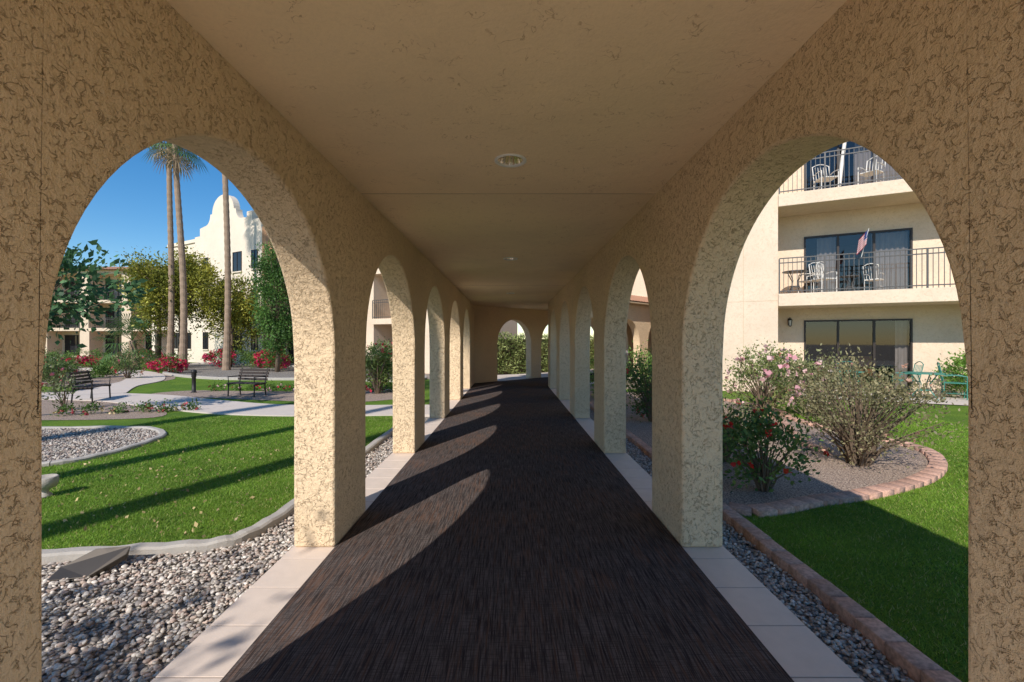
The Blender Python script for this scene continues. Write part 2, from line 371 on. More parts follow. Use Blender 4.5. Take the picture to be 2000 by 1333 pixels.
sheet('gravel_bed',bedD,zl+.008,'gravel'); curb('concrete_edging',bedD+[bedD[0]],.2,-.12,.03)
bedE=catmull([(-17,15.5),(-14,16.5),(-14,19),(-18,23),(-24,27),(-34,30),(-36,20),(-26,15)],6,True)
sheet('gravel_bed',bedE,zl+.008,'gravelpink')
def ribbon(name,c,w,z,mat,h=.05):
    P=catmull(c,8); V=[Vector((p[0],p[1],0)) for p in P]; A=[];B=[]
    for i,p in enumerate(V):
        d_=(V[min(i+1,len(V)-1)]-V[max(i-1,0)]).normalized(); s=Vector((-d_.y,d_.x,0))*w/2; A.append(p+s);B.append(p-s)
    mb=MB(); k=len(V); mb.add([(q.x,q.y,z) for q in A]+[(q.x,q.y,z) for q in B]+[(q.x,q.y,z-h) for q in A]+[(q.x,q.y,z-h) for q in B],
      [(i,k+i,k+i+1,i+1) for i in range(k-1)]+[(i,i+1,2*k+i+1,2*k+i) for i in range(k-1)]+[(k+i+1,k+i,3*k+i,3*k+i+1) for i in range(k-1)])
    return mb.obj(name,[mat],merge=False)
ribbon('footpath',[(-30,13.5),(-20,13.6),(-14,13.1),(-10.5,12.5),(-8.2,11.4),(-6.2,10.5),(-4.4,10.2),(-2.6,10.3),(-1.6,10.3)],1.5,zl+.025,'concrete')
ribbon('footpath',[(-12,13.2),(-13.5,15.5),(-14.5,18),(-18,22),(-24,26)],1.3,zl+.029,'concrete')
ribbon('footpath',[(-2.5,18.3),(3,21.2),(12,30)],3.2,-.05,'concrete')
sheet('gravel',[(1.55,-2.5),(1.9,-2.5),(1.9,14.6),(1.55,14.6)],-.10,'gravel')
brickcurb('brick_edging',[(1.95,-2.3),(1.95,14.6)],w=.12)
lawnR=[(2.0,-2.3),(20,-2.3),(20,9.2),(11.6,12.0),(7.2,14.2),(5.2,15.0),(2.0,14.6)]
sheet('lawn',lawnR,zl,'lawn')
bedR=catmull([(2.02,4.22),(3.01,4.42),(3.75,4.66),(4.7,5.15),(5.45,5.8),(5.9,6.6),(5.75,7.6),(5.6,8.9),(5.9,10.2),(5.6,12.0),(4.5,13.5),(3,14),(2.02,14.0),(2.02,9),(2.02,6)],8,True)
sheet('planting_bed',bedR,zl+.012,'gravelpink')
brickcurb('brick_edging',bedR[:8*10],w=.17,ln=.2)
brickcurb('brick_edging',catmull([(5.7,11.6),(5.6,10.2),(5.2,8.8),(4.75,7.7),(4.4,6.9),(4.35,6.2)],6),w=.1,ln=.2,z1=.02)
def ico(k):
    bm=bmesh.new(); bmesh.ops.create_icosphere(bm,subdivisions=k,radius=1); V=np.array([v.co[:] for v in bm.verts]); F=np.array([[v.index for v in f.verts] for f in bm.faces]); bm.free(); return V,F
IV,IF=ico(1); IV2,IF2=ico(2)
pal=np.array([[.56,.49,.41],[.44,.38,.32],[.33,.29,.26],[.62,.55,.47],[.51,.39,.31],[.68,.61,.53],[.38,.29,.24]])
def pebbles(name,P,smin,smax,V0=IV2,F0=IF2,zb=-.10,palette=pal):
    n=len(P); s=smin+(smax-smin)*rng.random(n)**1.5
    sc=np.stack([s*(.8+.5*rng.random(n)),s*(.6+.3*rng.random(n)),s*(.38+.25*rng.random(n))],1)
    th=rng.random(n)*6.283; ti=rng.normal(size=n)*.35
    V=V0[None]*sc[:,None,:]; V=V*(1+.10*np.sin(V0[None,:,[1,2,0]]*3+rng.random((n,1,3))*6))
    ct,st=np.cos(ti)[:,None],np.sin(ti)[:,None]; x,z=V[:,:,0]*ct-V[:,:,2]*st,V[:,:,0]*st+V[:,:,2]*ct; y=V[:,:,1]
    c_,s_=np.cos(th)[:,None],np.sin(th)[:,None]; X=x*c_-y*s_; Y=x*s_+y*c_
    zz=zb+rng.random(n)*.028
    V=np.stack([X+P[:,0:1],Y+P[:,1:2],z+zz[:,None]],2)
    F=(F0[None]+(np.arange(n)*len(V0))[:,None,None]).reshape(-1,3)
    cc=palette[rng.integers(0,len(palette),n)]*(.75+.5*rng.random((n,1)))
    return npmesh(name,V,F,'pebble',np.repeat(cc,len(V0),axis=0),smooth=True)
gp=[(-3.9,1.7),(-1.60,1.7),(-1.60,9.0),(-2.0,9.0),(-2.0,4.4),(-2.06,3.7),(-2.2,3.46),(-2.69,3.34),(-3.33,3.24),(-3.9,3.2)]
P=np.stack([rng.uniform(-3.9,-1.6,32000),rng.uniform(1.7,9,32000)],1); P=P[inpoly(P,gp)]
P=P[rng.random(len(P))<np.where(P[:,1]<4.2,1,.55)]
pebbles('river_pebbles',P,.010,.020)
P=np.stack([rng.uniform(1.57,1.885,5600),rng.uniform(1.7,9,5600)],1)
pebbles('river_pebbles',P,.011,.020,IV,IF)
P=np.stack([rng.uniform(-8.5,-5.4,12000),rng.uniform(5.3,8.2,12000)],1); P=P[inpoly(P,[(x*.99-.06,y) for x,y in bedA])]
pebbles('river_pebbles',P,.014,.028,IV,IF,zb=zl,palette=pal*.82)
def grass(name,poly,excl,bx,dens,hgt,wid):
    (xa,xb,ya,yb)=bx; n=int((xb-xa)*(yb-ya)*dens); P=np.stack([rng.uniform(xa,xb,n),rng.uniform(ya,yb,n)],1)
    k=inpoly(P,poly)
    for e in excl: k&=~inpoly(P,e)
    P=P[k]; n=len(P); th=rng.random(n)*6.283; h=hgt*(.6+.7*rng.random(n)); w=wid*(.7+.6*rng.random(n)); ln=rng.normal(size=(n,2))*.6*h[:,None]
    z=np.full(n,zl-.002); cx_,sx_=np.cos(th)*w,np.sin(th)*w
    A=np.stack([P[:,0]-cx_,P[:,1]-sx_,z],1);B=np.stack([P[:,0]+cx_,P[:,1]+sx_,z],1);T=np.stack([P[:,0]+ln[:,0],P[:,1]+ln[:,1],z+h],1)
    V=np.stack([A,B,T],1); g=rng.random((n,1)); X,Y=P[:,0:1],P[:,1:2]; patch=.5+.25*np.sin(X*2.1+1.3*np.sin(Y*1.7))*np.sin(Y*1.3)+.25*np.sin(X*5.3+2*np.sin(Y*4.1))*np.sin(Y*6.7+X)
    cc=np.array([[.11,.24,.02]])*(1-g)+np.array([[.25,.38,.045]])*g; cc=cc*(.72+.56*patch)
    y=rng.random(n)<.08; cc[y]=[.45,.42,.16]
    npmesh(name,V,np.arange(n*3).reshape(n,3),'grass',np.repeat(cc,3,0))
grass('lawn_grass',lawnL,[bedA],(-4.6,-2.1,3.2,5.2),9000,.022,.0028)
grass('lawn_grass',lawnL,[bedA],(-7,-2.1,5.2,9.4),4500,.025,.004)
grass('lawn_grass',lawnL,[bedA],(-7.2,-4.6,3.2,5.2),4000,.025,.004)
grass('lawn_grass',lawnR,[bedR],(2.0,4.5,1.7,5.2),9000,.022,.0028)
grass('lawn_grass',lawnR,[bedR],(4.5,8.5,3,12),2500,.026,.005)
n=320; P=np.stack([rng.uniform(-5.5,-2.2,n),rng.uniform(3.5,7,n),np.full(n,zl+.025)],1); P=P[~inpoly(P,bedA)]
leaves('fallen_leaves',P,.04,np.tile([[.50,.38,.18]],(len(P),1))*(.5+rng.random((len(P),1))),aspect=.6,up=0)
# ---------------------------------------------------------------- vegetation
def clumpy(c,r,ncl,n,spread,shell=.55,zmin=-1):
    c=np.array(c);r=np.array(r); D=unit(rng.normal(size=(ncl,3))); rad=shell+(1-shell)*rng.random((ncl,1)); D=D*rad
    D=D[D[:,2]>zmin]; C=c+D*r; k=rng.integers(0,len(C),n); off=rng.normal(size=(n,3))*spread*(.6+.8*rng.random((len(C),1)))[k]
    return C,C[k]+off,k
def plant(name,loc,r,h,n=2500,ls=.045,col=(.06,.12,.03),col2=None,ncl=26,spread=.12,stems=True,fl=None,nf=0,fs=.06,zlow=.25,aspect=.55,stemcol='bark'):
    e=empty(name,loc); col2=col2 or [x*1.6 for x in col]
    z0=h*zlow; c=(0,0,(h+z0)/2); C,P,k=clumpy(c,(r,r*.95,(h-z0)/2),ncl,n,spread,.45); P[:,2]=np.maximum(P[:,2],.02)
    cb=rng.random((len(C),1)); cc=1.3*(np.array([col])*(1-cb)+np.array([col2])*cb)[k]*(.65+.6*rng.random((n,1)))
    leaves('leaves',P,ls,cc,e,aspect=aspect,out=P-np.array([[0,0,z0]]))
    if stems:
        mb=MB()
        for q in C:
            m_=[q[0]*.35,q[1]*.35,q[2]*.5]; mb.tube([(q[0]*.08,q[1]*.08,-.05),m_,tuple(q)],[.012*h+.004,.008*h+.003,.003],4)
        mb.obj('branches',[stemcol],e)
    if fl is not None and nf:
        top=P[rng.permutation(n)[:nf*3]]; d_=top-np.array([c]); d_=unit(d_); F=np.array([c])+d_*np.array([[r,r,(h-z0)/2]])*(.9+.25*rng.random((len(d_),1))); F=F[F[:,2]>z0*.8][:nf]
        pp=5; Q=np.repeat(F,pp,0)+rng.normal(size=(len(F)*pp,3))*fs*.15
        fcs=np.array(fl); fcl=fcs[rng.integers(0,len(fcs),len(F))]; fc=np.repeat(fcl,pp,0)*(.7+.5*rng.random((len(Q),1)))
        leaves('flowers',Q,fs,np.clip(fc,0,1),e,mat='petal',aspect=1.0,up=.3)
    return e
def tree(name,loc,h,cc_,rr,n,ls,col,col2,ncl=40,spread=.35,tr=.12,shell=.4,zmin=-1):
    e=empty(name,loc); C,P,k=clumpy(cc_,rr,ncl,n,spread,shell,zmin)
    cb=rng.random((len(C),1)); cc=(np.array([col])*(1-cb)+np.array([col2])*cb)[k]*(.6+.7*rng.random((n,1)))
    leaves('leaves',P,ls,cc,e,aspect=.5,out=P-np.array([cc_]))
    mb=MB(); top=(cc_[0]*.6,cc_[1]*.6,cc_[2]-rr[2]*.35)
    mid=(top[0]*.45+.08,top[1]*.45,top[2]*.5); mb.tube([(0,0,-.15),mid,top,(cc_[0],cc_[1],cc_[2]+rr[2]*.3)],[tr*1.25,tr,tr*.75,tr*.25],9)
    for q in C[::2]:
        t=random.uniform(.3,1); s=[top[i]*(.6+.4*t)+0 for i in range(3)]; m_=[(s[i]+q[i])/2+random.uniform(-.1,.1) for i in range(3)]
        mb.tube([s,m_,tuple(q)],[tr*.4,tr*.25,tr*.06],5)
    mb.obj('trunk',['bark'],e,True); return e
def palm(name,loc,h,lean=(0,0),tr=.17,nfr=34,fl=1.0):
    e=empty(name,loc); mb=MB(); path=[];rad=[]
    K=int(h*5)
    for i in range(K+1):
        t=i/K; path.append((lean[0]*t*t+.10*math.sin(t*5),lean[1]*t*t,-.15+(h+.15)*t)); rad.append(tr*(1.35-.35*min(1,t*6))*(1-.25*t)*(1.05 if i%2 else .95))
    mb.tube(path,rad,12); mb.obj('trunk',['palmbark'],e,False)
    top=np.array(path[-1]); V=[];F=[];C=[]
    for i in range(nfr):
        az=i*2.4+random.uniform(-.2,.2); el=math.radians(80-150*(i/nfr)); dead=i>nfr*.82
        pl=fl*random.uniform(.8,1.1); d0=np.array([math.cos(az)*math.cos(el),math.sin(az)*math.cos(el),math.sin(el)]); pe=top+d0*pl+np.array([0,0,-.12*pl])
        side=np.cross(d0,[0,0,1.]); side=side/ max(np.linalg.norm(side),1e-6); upv=np.cross(side,d0)
        col=np.array([.075,.14,.04])*random.uniform(.7,1.5) if not dead else np.array([.34,.25,.15])
        o=len(V); w=side*.02; V+= [top-w,top+w,pe+w,pe-w]; F.append((o,o+1,o+2,o+3)); C+=[col]*4
        nb=18
        for j in range(nb):
            a=(j/(nb-1)-.5)*4.2; bd=d0*math.cos(a)+side*math.sin(a); ln=fl*.85*(1-.25*abs(a)/2.1)*random.uniform(.9,1.1)
            p1=pe+bd*ln*.6+upv*.05; p2=pe+bd*ln+np.array([0,0,-.28*ln]); ww=np.cross(bd,upv)*.028*fl
            o=len(V); V+=[pe,p1+ww,p2,p1-ww]; F.append((o,o+1,o+2,o+3)); C+=[col*random.uniform(.8,1.2)]*4
    npmesh('fronds',np.array(V),F,'leaf',np.array(C),e); return e
palm('palm_tree',(-17.3,24.0,zl),12.0,(-.3,0),.17,34,1.0)
palm('palm_tree',(-19.1,25.5,zl),13.2,(.1,0),.16,34,.9)
palm('palm_tree',(-15.3,24.5,zl),15.6,(-.1,0),.16)
palm('palm_tree',(-8.6,-6.0,-.1),19,(0,0),.24)
palm('palm_tree',(-9.6,-3.6,-.1),19,(0,0),.20)
palm('palm_tree',(-15.0,-8.6,-.1),22,(0,0),.28)
tree('shade_tree',(-5.7,-3.9,-.1),4.6,(.6,.3,3.9),(1.6,1.2,1.0),4200,.16,(.05,.10,.03),(.09,.15,.04),30,.3,.1)
G1=(.18,.20,.03);G2=(.42,.40,.06)
tree('garden_tree',(-19.6,27,zl),6.5,(0,0,4.6),(2.8,2.4,2.1),17000,.16,G1,G2,70,.30,.14)
tree('garden_tree',(-17.0,27.5,zl),5.6,(.3,0,3.5),(1.8,1.4,2.1),9000,.15,G1,G2,50,.28,.12)
tree('garden_tree',(-21.3,27.5,zl),6.5,(0,0,4.8),(1.7,1.5,1.5),4500,.16,G1,(.3,.33,.06),30,.28,.12)
tree('ficus_tree',(-11.8,23.0,zl),6.4,(.1,0,3.75),(1.05,1.0,2.9),18000,.11,(.05,.12,.025),(.13,.25,.05),130,.22,.1,.45)
tree('orchid_tree',(-10.3,9.1,zl),3.6,(1.2,0,2.6),(1.6,1.0,.8),1700,.15,(.05,.12,.05),(.10,.21,.08),30,.2,.06)
for i,(x,y,h) in enumerate([(-45,52,7),(-38,56,8),(-52,48,8)]):
    tree('far_tree',(x,y,zl),h,(0,0,h*.65),(2.4,2.4,h*.35),3000,.3,(.07,.13,.03),(.14,.21,.05),30,.5,.2)
palm('low_palm',(-21.5,26.0,zl),1.6,(0,0),.22,26,1.1)
RED=[(.60,.03,.07),(.68,.05,.16),(.50,.02,.08)]
def mound(x,y,r,h,red=True,nf=240):
    plant('bougainvillea_bush' if red else 'green_shrub',(x,y,zl),r,h,1500,.07,(.06,.12,.025),(.13,.21,.04),34,.09,False,RED if red else None,nf,.075,.05)
for a in [(-16.5,22.0,.7,.8),(-18.0,23.6,.6,.7),(-12.3,23.6,.75,1.1),(-17.2,27.0,.8,1.1),(-26.5,33,.9,1.0),(-14.4,26.6,.6,.9),(-25.5,27.5,.7,.7),(-21,20.5,.5,.5)]: mound(*a)
for a in [(-15.8,27.8,1.0,1.1),(-14.8,26.6,.9,1.0),(-13.7,26.4,.8,1.0),(-17.0,28.0,.9,1.1),(-13.0,25.6,.7,.9),(-23.5,28,1,1.0),(-26,26,1,.9),(-20.5,24,.6,.6),(-22,22.5,.7,.7),(-27,29,1.1,1.1),(-30,29,1.3,1.2),(-24,30,.8,.9),(-8.5,24,1,1.2),(-19.6,26.6,.7,.9),(-18.8,21.2,.45,.5),(-17.5,19.4,.4,.5),(-9.6,22.6,.7,.9),(-22.5,25.5,.7,.7),(-13.3,24.6,.8,.9)]: mound(*a,red=False)
plant('rose_bush',(-3.95,13.5,zl),.58,1.45,3600,.065,(.05,.10,.02),(.16,.20,.05),34,.11,True,[(.6,.04,.07),(.7,.1,.15)],16,.08,.1)
plant('rose_bush',(-5.0,17.5,zl),.7,1.5,2000,.08,(.045,.09,.02),(.12,.17,.04),30,.12,True,[(.6,.04,.07)],16,.09,.1)
for (x,y) in [(-14.2,13.6),(-13.9,11.6),(-15.4,15.4),(-16.5,16.5),(-15.8,18.8),(-18,17.5),(-20,19)]:
    plant('rose_bush',(x,y,zl),.55,1.0+.3*random.random(),1100,.075,(.055,.10,.03),(.16,.19,.06),24,.11,True,[(.7,.2,.25),(.75,.6,.55),(.6,.05,.07)],12,.08,.1)
plant('small_shrub',(-10.1,10.3,zl),.28,.75,240,.07,(.09,.11,.05),(.17,.19,.09),16,.1,True)
for i in range(13):
    x=-9.2+i*.5; plant('flower_clump',(x,14.3+.2*math.sin(i),zl),.24,.22,260,.05,(.06,.13,.02),(.11,.19,.03),12,.05,False,[(.6,.04,.07),(.8,.5,.5)],6,.05,.0)
for i in range(6):
    plant('flower_clump',(-9.4+i*.45,9.6+.12*i,zl),.18,.18,200,.05,(.05,.10,.02),(.09,.15,.03),10,.05,False,[(.5,.08,.1),(.7,.55,.3)],6,.05,.0)
plant('dry_rose_bush',(4.4,5.75,zl),.86,1.34,5600,.040,(.13,.125,.06),(.30,.26,.14),90,.10,True,[(.6,.35,.25)],8,.04,.12)
plant('red_rose_bush',(2.65,4.75,zl),.48,.84,1900,.05,(.045,.10,.025),(.14,.21,.05),40,.08,True,[(.62,.03,.02),(.7,.06,.02)],14,.045,.15)
plant('red_rose_bush',(2.75,5.9,zl),.45,.85,1500,.05,(.06,.11,.03),(.16,.20,.06),34,.09,True,[(.62,.03,.02)],10,.045,.15)
plant('rose_bush',(3.4,7.2,zl),.4,.7,900,.045,(.10,.13,.05),(.2,.2,.1),30,.09,True,[(.6,.05,.05)],8,.045,.15)
plant('pink_rose_bush',(5.35,9.6,zl),.72,1.42,3400,.055,(.09,.14,.04),(.22,.24,.08),50,.12,True,[(.80,.40,.44),(.82,.56,.54)],46,.085,.1)
plant('pink_rose_bush',(6.3,9.5,zl),.65,1.25,2600,.055,(.12,.14,.055),(.26,.26,.12),40,.12,True,[(.78,.45,.45),(.8,.66,.58)],26,.08,.1)
plant('rose_bush',(6.6,8.4,zl),.5,1.1,1700,.05,(.13,.14,.06),(.26,.26,.12),36,.12,True,[(.7,.3,.3)],6,.06,.15)
plant('rose_bush',(2.75,8.8,zl),.58,1.25,3200,.055,(.05,.10,.025),(.12,.18,.05),44,.12,True,[(.55,.04,.06)],6,.07,.08)
plant('rose_bush',(3.3,10.8,zl),.7,1.45,3000,.06,(.08,.16,.03),(.18,.27,.06),44,.13,True,[(.75,.6,.6)],14,.08,.08)
plant('rose_bush',(2.7,12.6,zl),.6,1.35,2400,.06,(.10,.19,.03),(.20,.32,.06),40,.12,True,None,0,.08,.05)
plant('rose_bush',(7.3,12.3,zl),.5,1.2,1600,.07,(.08,.13,.03),(.16,.22,.06),30,.12,True,[(.6,.06,.1)],12,.09,.1)
plant('green_shrub',(12.55,12.3,zl),.75,1.25,3500,.07,(.07,.15,.02),(.16,.28,.04),50,.1,False,None,0,.06,.0)
e=empty('hedge',(-2.2,19.9,-.1),math.pi/4); n=26000
P=np.stack([rng.uniform(0,15,n),rng.uniform(0,1.0,n),rng.uniform(0,1.95,n)],1); P[:,1]=np.where(rng.random(n)<.6,rng.normal(size=n)*.06,P[:,1]); P[:,2]+=.08*np.sin(P[:,0]*3)
cl=.5+.5*np.sin(P[:,0:1]*4+2*np.sin(P[:,2:3]*4)); cc=1.8*(np.array([[.11,.14,.04]])*(1-cl)+np.array([[.22,.25,.09]])*cl)*(.6+.7*rng.random((n,1)))
leaves('leaves',P,.10,cc,e)
mb=MB(); mb.box(.2,14.8,.15,.9,0,1.7); mb.obj('core',['bark'],e)
# ---------------------------------------------------------------- buildings
def railing(mb,x0,x1,y,z0,h,mi=0,sp=.115):
    for z in (z0+.08,z0+h-.14,z0+h): mb.box(x0,x1,y-.015,y+.015,z-.015,z+.015,mi)
    n=int((x1-x0)/sp)
    for i in range(n+1):
        x=x0+(x1-x0)*i/n; r=.0075 if i%10 else .02; mb.box(x-r,x+r,y-r*.9,y+r*.9,z0,z0+h-.016,mi)
def slider(parent,x0,x1,y,z0,z1,panes=3,curt=(),depth=2.2):
    fr_=MB(); w=.05
    fr_.box(x0,x1,y-.03,y+.08,z1-w,z1); fr_.box(x0,x1,y-.03,y+.08,z0,z0+w); fr_.box(x0,x0+w,y-.03,y+.08,z0+w,z1-w); fr_.box(x1-w,x1,y-.03,y+.08,z0+w,z1-w)
    for i in range(1,panes): xx=x0+(x1-x0)*i/panes; fr_.box(xx-.03,xx+.03,y-.015,y+.06,z0+w,z1-w)
    fr_.obj('window_frame',['frame'],parent)
    g=MB(); g.add([(x0+w,y+.02,z0+w),(x1-w,y+.02,z0+w),(x1-w,y+.02,z1-w),(x0+w,y+.02,z1-w)],[(0,1,2,3)]); g.obj('window_glass',['glass'],parent)
    r=MB(); r.add([(x0,y+.1,z0),(x1,y+.1,z0),(x1,y+.1,z1),(x0,y+.1,z1),(x0,y+depth,z0),(x1,y+depth,z0),(x1,y+depth,z1),(x0,y+depth,z1)],[(4,5,6,7),(0,4,7,3),(1,2,6,5),(0,1,5,4),(3,7,6,2)]); r.obj('room',['room'],parent)
    for a,b_ in curt:
        c_=MB(); n=int((b_-a)/.02); vs=[]
        for i in range(n+1):
            x=a+(b_-a)*i/n; yy=y+.2+.03*math.sin(i*.95); vs+=[(x,yy,z0+.05),(x,yy,z1-.05)]
        c_.add(vs,[(2*i,2*i+2,2*i+3,2*i+1) for i in range(n)]); c_.obj('curtain',['curtain'],parent,True)
def opened(mb,x0,x1,y,th,z0,z1,op):
    op=sorted(op); xs=x0
    for a,b_,c_,d_ in op:
        if a>xs: mb.box(xs,a,y,y+th,z0,z1)
        if c_>z0: mb.box(a,b_,y,y+th,z0,c_)
        if d_<z1: mb.box(a,b_,y,y+th,d_,z1)
        xs=b_
    if xs<x1: mb.box(xs,x1,y,y+th,z0,z1)
def chair(name,parent,loc,rz,mat='white',s=1.0):
    mb=MB(); w=.23*s;h=.44*s
    for x in (-w,w):
        mb.tube([(x,-w,0),(x,-w,.64*s)],.012,6); mb.tube([(x,w,0),(x,w,h),(x*1.02,w+.10*s,.95*s)],.012,6)
        mb.tube([(x,-w,.64*s),(x,0,.67*s),(x,w+.04,.64*s)],.014,6)
    for i in range(7): yy=-w+i*w/3; mb.tube([(-w,yy,h),(w,yy,h)],.010,5)
    for i in range(7): xx=-w+i*w/3; mb.tube([(xx,w,h),(xx,w+.10*s,.92*s)],.007,5)
    mb.tube([(-w,w+.10*s,.94*s),(-w*.5,w+.11*s,1.0*s),(0,w+.11*s,1.02*s),(w*.5,w+.11*s,1.0*s),(w,w+.10*s,.94*s)],.012,6)
    mb.tube([(-w,-w,.15),(-w,w,.15)],.009,5); mb.tube([(w,-w,.15),(w,w,.15)],.009,5)
    mb.box(-w,w,-w,w,h,h+.02)
    return mb.obj(name,[mat],parent,loc=loc,rotz=rz)
def table(name,parent,loc,mat='teal',r=.5,h=.72):
    mb=MB(); mb.lathe([(.001,h-.015),(r,h-.015),(r,h+.01),(r-.01,h+.012),(.001,h+.012)],(0,0,0),28)
    for i in range(4):
        a=i*math.pi/2+.4; c_,s_=math.cos(a),math.sin(a); mb.tube([(c_*r*.75,s_*r*.75,0),(c_*r*.35,s_*r*.35,h*.35),(c_*r*.3,s_*r*.3,h*.6),(c_*r*.7,s_*r*.7,h-.015)],.014,6)
    mb.lathe([(r*.36,h*.35),(r*.36,h*.35+.02),(r*.33,h*.35+.02),(r*.33,h*.35)],(0,0,0),20)
    return mb.obj(name,[mat],parent,loc=loc)
ra=math.atan2(-.4446,.896)
RB=empty('stucco_apartment_building',(8.23,14.0,0),ra)
TL=5.4; RD=1.3
mb=MB()
mb.box(-3.0,0,0,6,-.14,9.5); mb.box(TL,16,0,6,-.14,9.5)
D1=(.82,3.56,-.02,2.17); D2=(.82,3.56,2.98,4.88); D3=(.82,3.56,6.05,8.0)
for (a,b_,c_,d_),(za,zb) in ((D1,(-.14,2.56)),(D2,(2.56,5.6)),(D3,(5.6,9.5))): opened(mb,0,TL,RD,.2,za,zb,[(a,b_,c_,d_)])
mb.box(0,TL,RD+2.6,6,-.14,9.5)
mb.obj('walls',['stucco_b'],RB)
mb=MB()
for z0,z1 in ((2.56,2.94),(5.60,5.98),(8.7,9.2)): mb.box(.003,TL-.003,-.12,RD-.003,z0,z1)
mb.obj('balcony_slabs',['stucco_b'],RB,bevel=.015)
mb=MB()
for z in (2.94,5.98): railing(mb,.03,TL-.03,-.06,z,1.08)
mb.obj('balcony_railings',['rail'],RB)
slider(RB,*D1[:2],RD,D1[2],D1[3],3,((3.2,3.5),)); slider(RB,*D2[:2],RD,D2[2],D2[3],3,((1.2,1.7),(2.62,3.5))); slider(RB,*D3[:2],RD,D3[2],D3[3],3,((2.2,3.5),))
mb=MB()
mb.box(-.956,-.944,-.004,.01,-.1,9.4)
mb.box(-2.99,-.003,-.004,.01,2.74,2.75); mb.obj('control_joints',['seam'],RB)
sheet('patio_slab',[(7.6,12.75),(13.6,9.6),(16,12),(9.0,15.9)],-.05,'concrete')
mb=MB(); lx,ly,lz=.42,RD-.02,2.12
mb.box(lx-.05,lx+.05,ly-.01,ly+.018,lz-.1,lz+.12); mb.tube([(lx,ly,lz+.05),(lx,ly-.09,lz+.16),(lx,ly-.15,lz+.12)],.009,6)
mb.lathe([(.001,.13),(.02,.12),(.075,.06),(.07,.055),(.05,.05)],(lx,ly-.15,lz),6); mb.lathe([(.04,-.12),(.001,-.16)],(lx,ly-.15,lz),6)
for i in range(6):
    a=i*math.pi/3; mb.tube([(lx+.052*math.cos(a),ly-.15+.052*math.sin(a),lz+.05),(lx+.038*math.cos(a),ly-.15+.038*math.sin(a),lz-.12)],.006,4)
mb.lathe([(.045,.05),(.032,-.12)],(lx,ly-.15,lz),6,1)
LN=empty('wall_lantern',(8.23,14.0,0),ra); mb.obj('lantern_body',['dark','ring'],LN)
def rbw(x,y,z): return (8.23+x*math.cos(ra)-y*math.sin(ra),14+x*math.sin(ra)+y*math.cos(ra),z)
chair('balcony_chair',None,rbw(1.25,.55,2.945),ra+.5,'white'); chair('balcony_chair',None,rbw(.95,.95,2.945),ra-2.2,'white'); chair('balcony_chair',None,rbw(2.5,.6,2.945),ra+2.6,'white',.8)
table('balcony_table',None,rbw(.5,.5,2.945),'rail',.35,.72); table('balcony_table',None,rbw(1.9,.6,2.945),'rail',.25,.5)
chair('balcony_chair',None,rbw(1.3,.5,5.985),ra+.3,'white'); chair('balcony_chair',None,rbw(2.4,.5,5.985),ra-.6,'white')
mb=MB(); mb.lathe([(.001,0),(.28,0),(.28,.02),(.05,.05),(.02,.3)],(0,0,0),16); mb.tube([(0,0,.3),(.1,0,1.2),(.18,0,1.75)],.05,8); mb.obj('folded_umbrella',['white'],None,loc=rbw(1.7,.9,5.985))
chair('patio_chair',None,(11.9,12.2,-.045),.9,'teal',.95); chair('patio_chair',None,(11.2,12.9,-.045),-1.9,'teal',.95); chair('patio_chair',None,(9.8,13.2,-.045),2.4,'teal',.95); table('patio_table',None,(10.9,12.0,-.045),'teal',.42,.7)
table('patio_table',None,(9.3,12.6,-.045),'teal',.4,.7)
mb=MB(); 
for (x,y) in ((1.5,RD+.8),(2.7,RD+.9)):
    mb.box(x-.25,x+.25,y-.25,y+.25,.38,.45); mb.box(x-.22,x+.22,y+.2,y+.25,.45,1.0)
    for a in (-.22,.22):
        for c_ in (-.22,.22): mb.box(x+a-.02,x+a+.02,y+c_-.02,y+c_+.02,0,.38)
mb.obj('dining_chairs',['trim'],RB)
FL=empty('flag',rbw(2.05,-.1,3.9),ra); mb=MB(); mb.tube([(0,0,0),(.12,-.25,.75)],.01,6); mb.obj('pole',['white'],FL)
V=[];F=[];C=[]; nx,nz=10,13
for j in range(nz):
    for i in range(nx):
        u0,u1=i/nx,(i+1)/nx
        for (u,v) in ((u0,j/nz),(u1,j/nz),(u1,(j+1)/nz),(u0,(j+1)/nz)):
            V.append((.12-.04*v+ -.22*u,-.25+.05*math.sin(u*7+v)+.05*v,.74-.42*v-.28*u))
        o=len(V)-4; F.append((o,o+1,o+2,o+3)); cc=(.05,.07,.22) if (u0<.4 and j<7) else ((.5,.03,.04) if j%2==0 else (.75,.72,.7)); C+=[cc]*4
npmesh('cloth',V,F,'redwhite',np.array(C),FL)
BB=empty('apartment_building_wing',(5.2,24.5,0),math.radians(-12)); mb=MB(); mb.box(-.5,14,0,8,-.14,9.0); mb.obj('walls',['stucco_b'],BB)
def win(parent,x,z,w=.75,h=1.15,y=0):
    mb=MB(); mb.box(x-w/2,x+w/2,y-.02,y+.05,z-h/2,z+h/2,0); t=.05
    for a in ((x-w/2-t,x-w/2,z-h/2,z+h/2),(x+w/2,x+w/2+t,z-h/2,z+h/2),(x-w/2-t,x+w/2+t,z+h/2,z+h/2+t),(x-.018,x+.018,z-h/2,z+h/2)): mb.box(a[0],a[1],y-.045,y+.02,a[2],a[3],1)
    mb.box(x-w/2-.1,x+w/2+.1,y-.09,y+.02,z-h/2-.08,z-h/2,2); mb.obj('window',['pane','frame','stucco_w'],parent)
for x in (.8,3.5,6.5): 
    for z in (1.6,4.4,7.2): win(BB,x,z)
LB=empty('mission_style_apartment_building',(-15.8,29.5,0),math.atan2(-.4926,.87))
mb=MB(); mb.box(-8.8,-.5,0,9,-.14,9.2); mb.box(-13.2,-8.803,.25,9,-.14,8.9); mb.box(-13.3,-8.803,.15,.6,8.9,9.15)
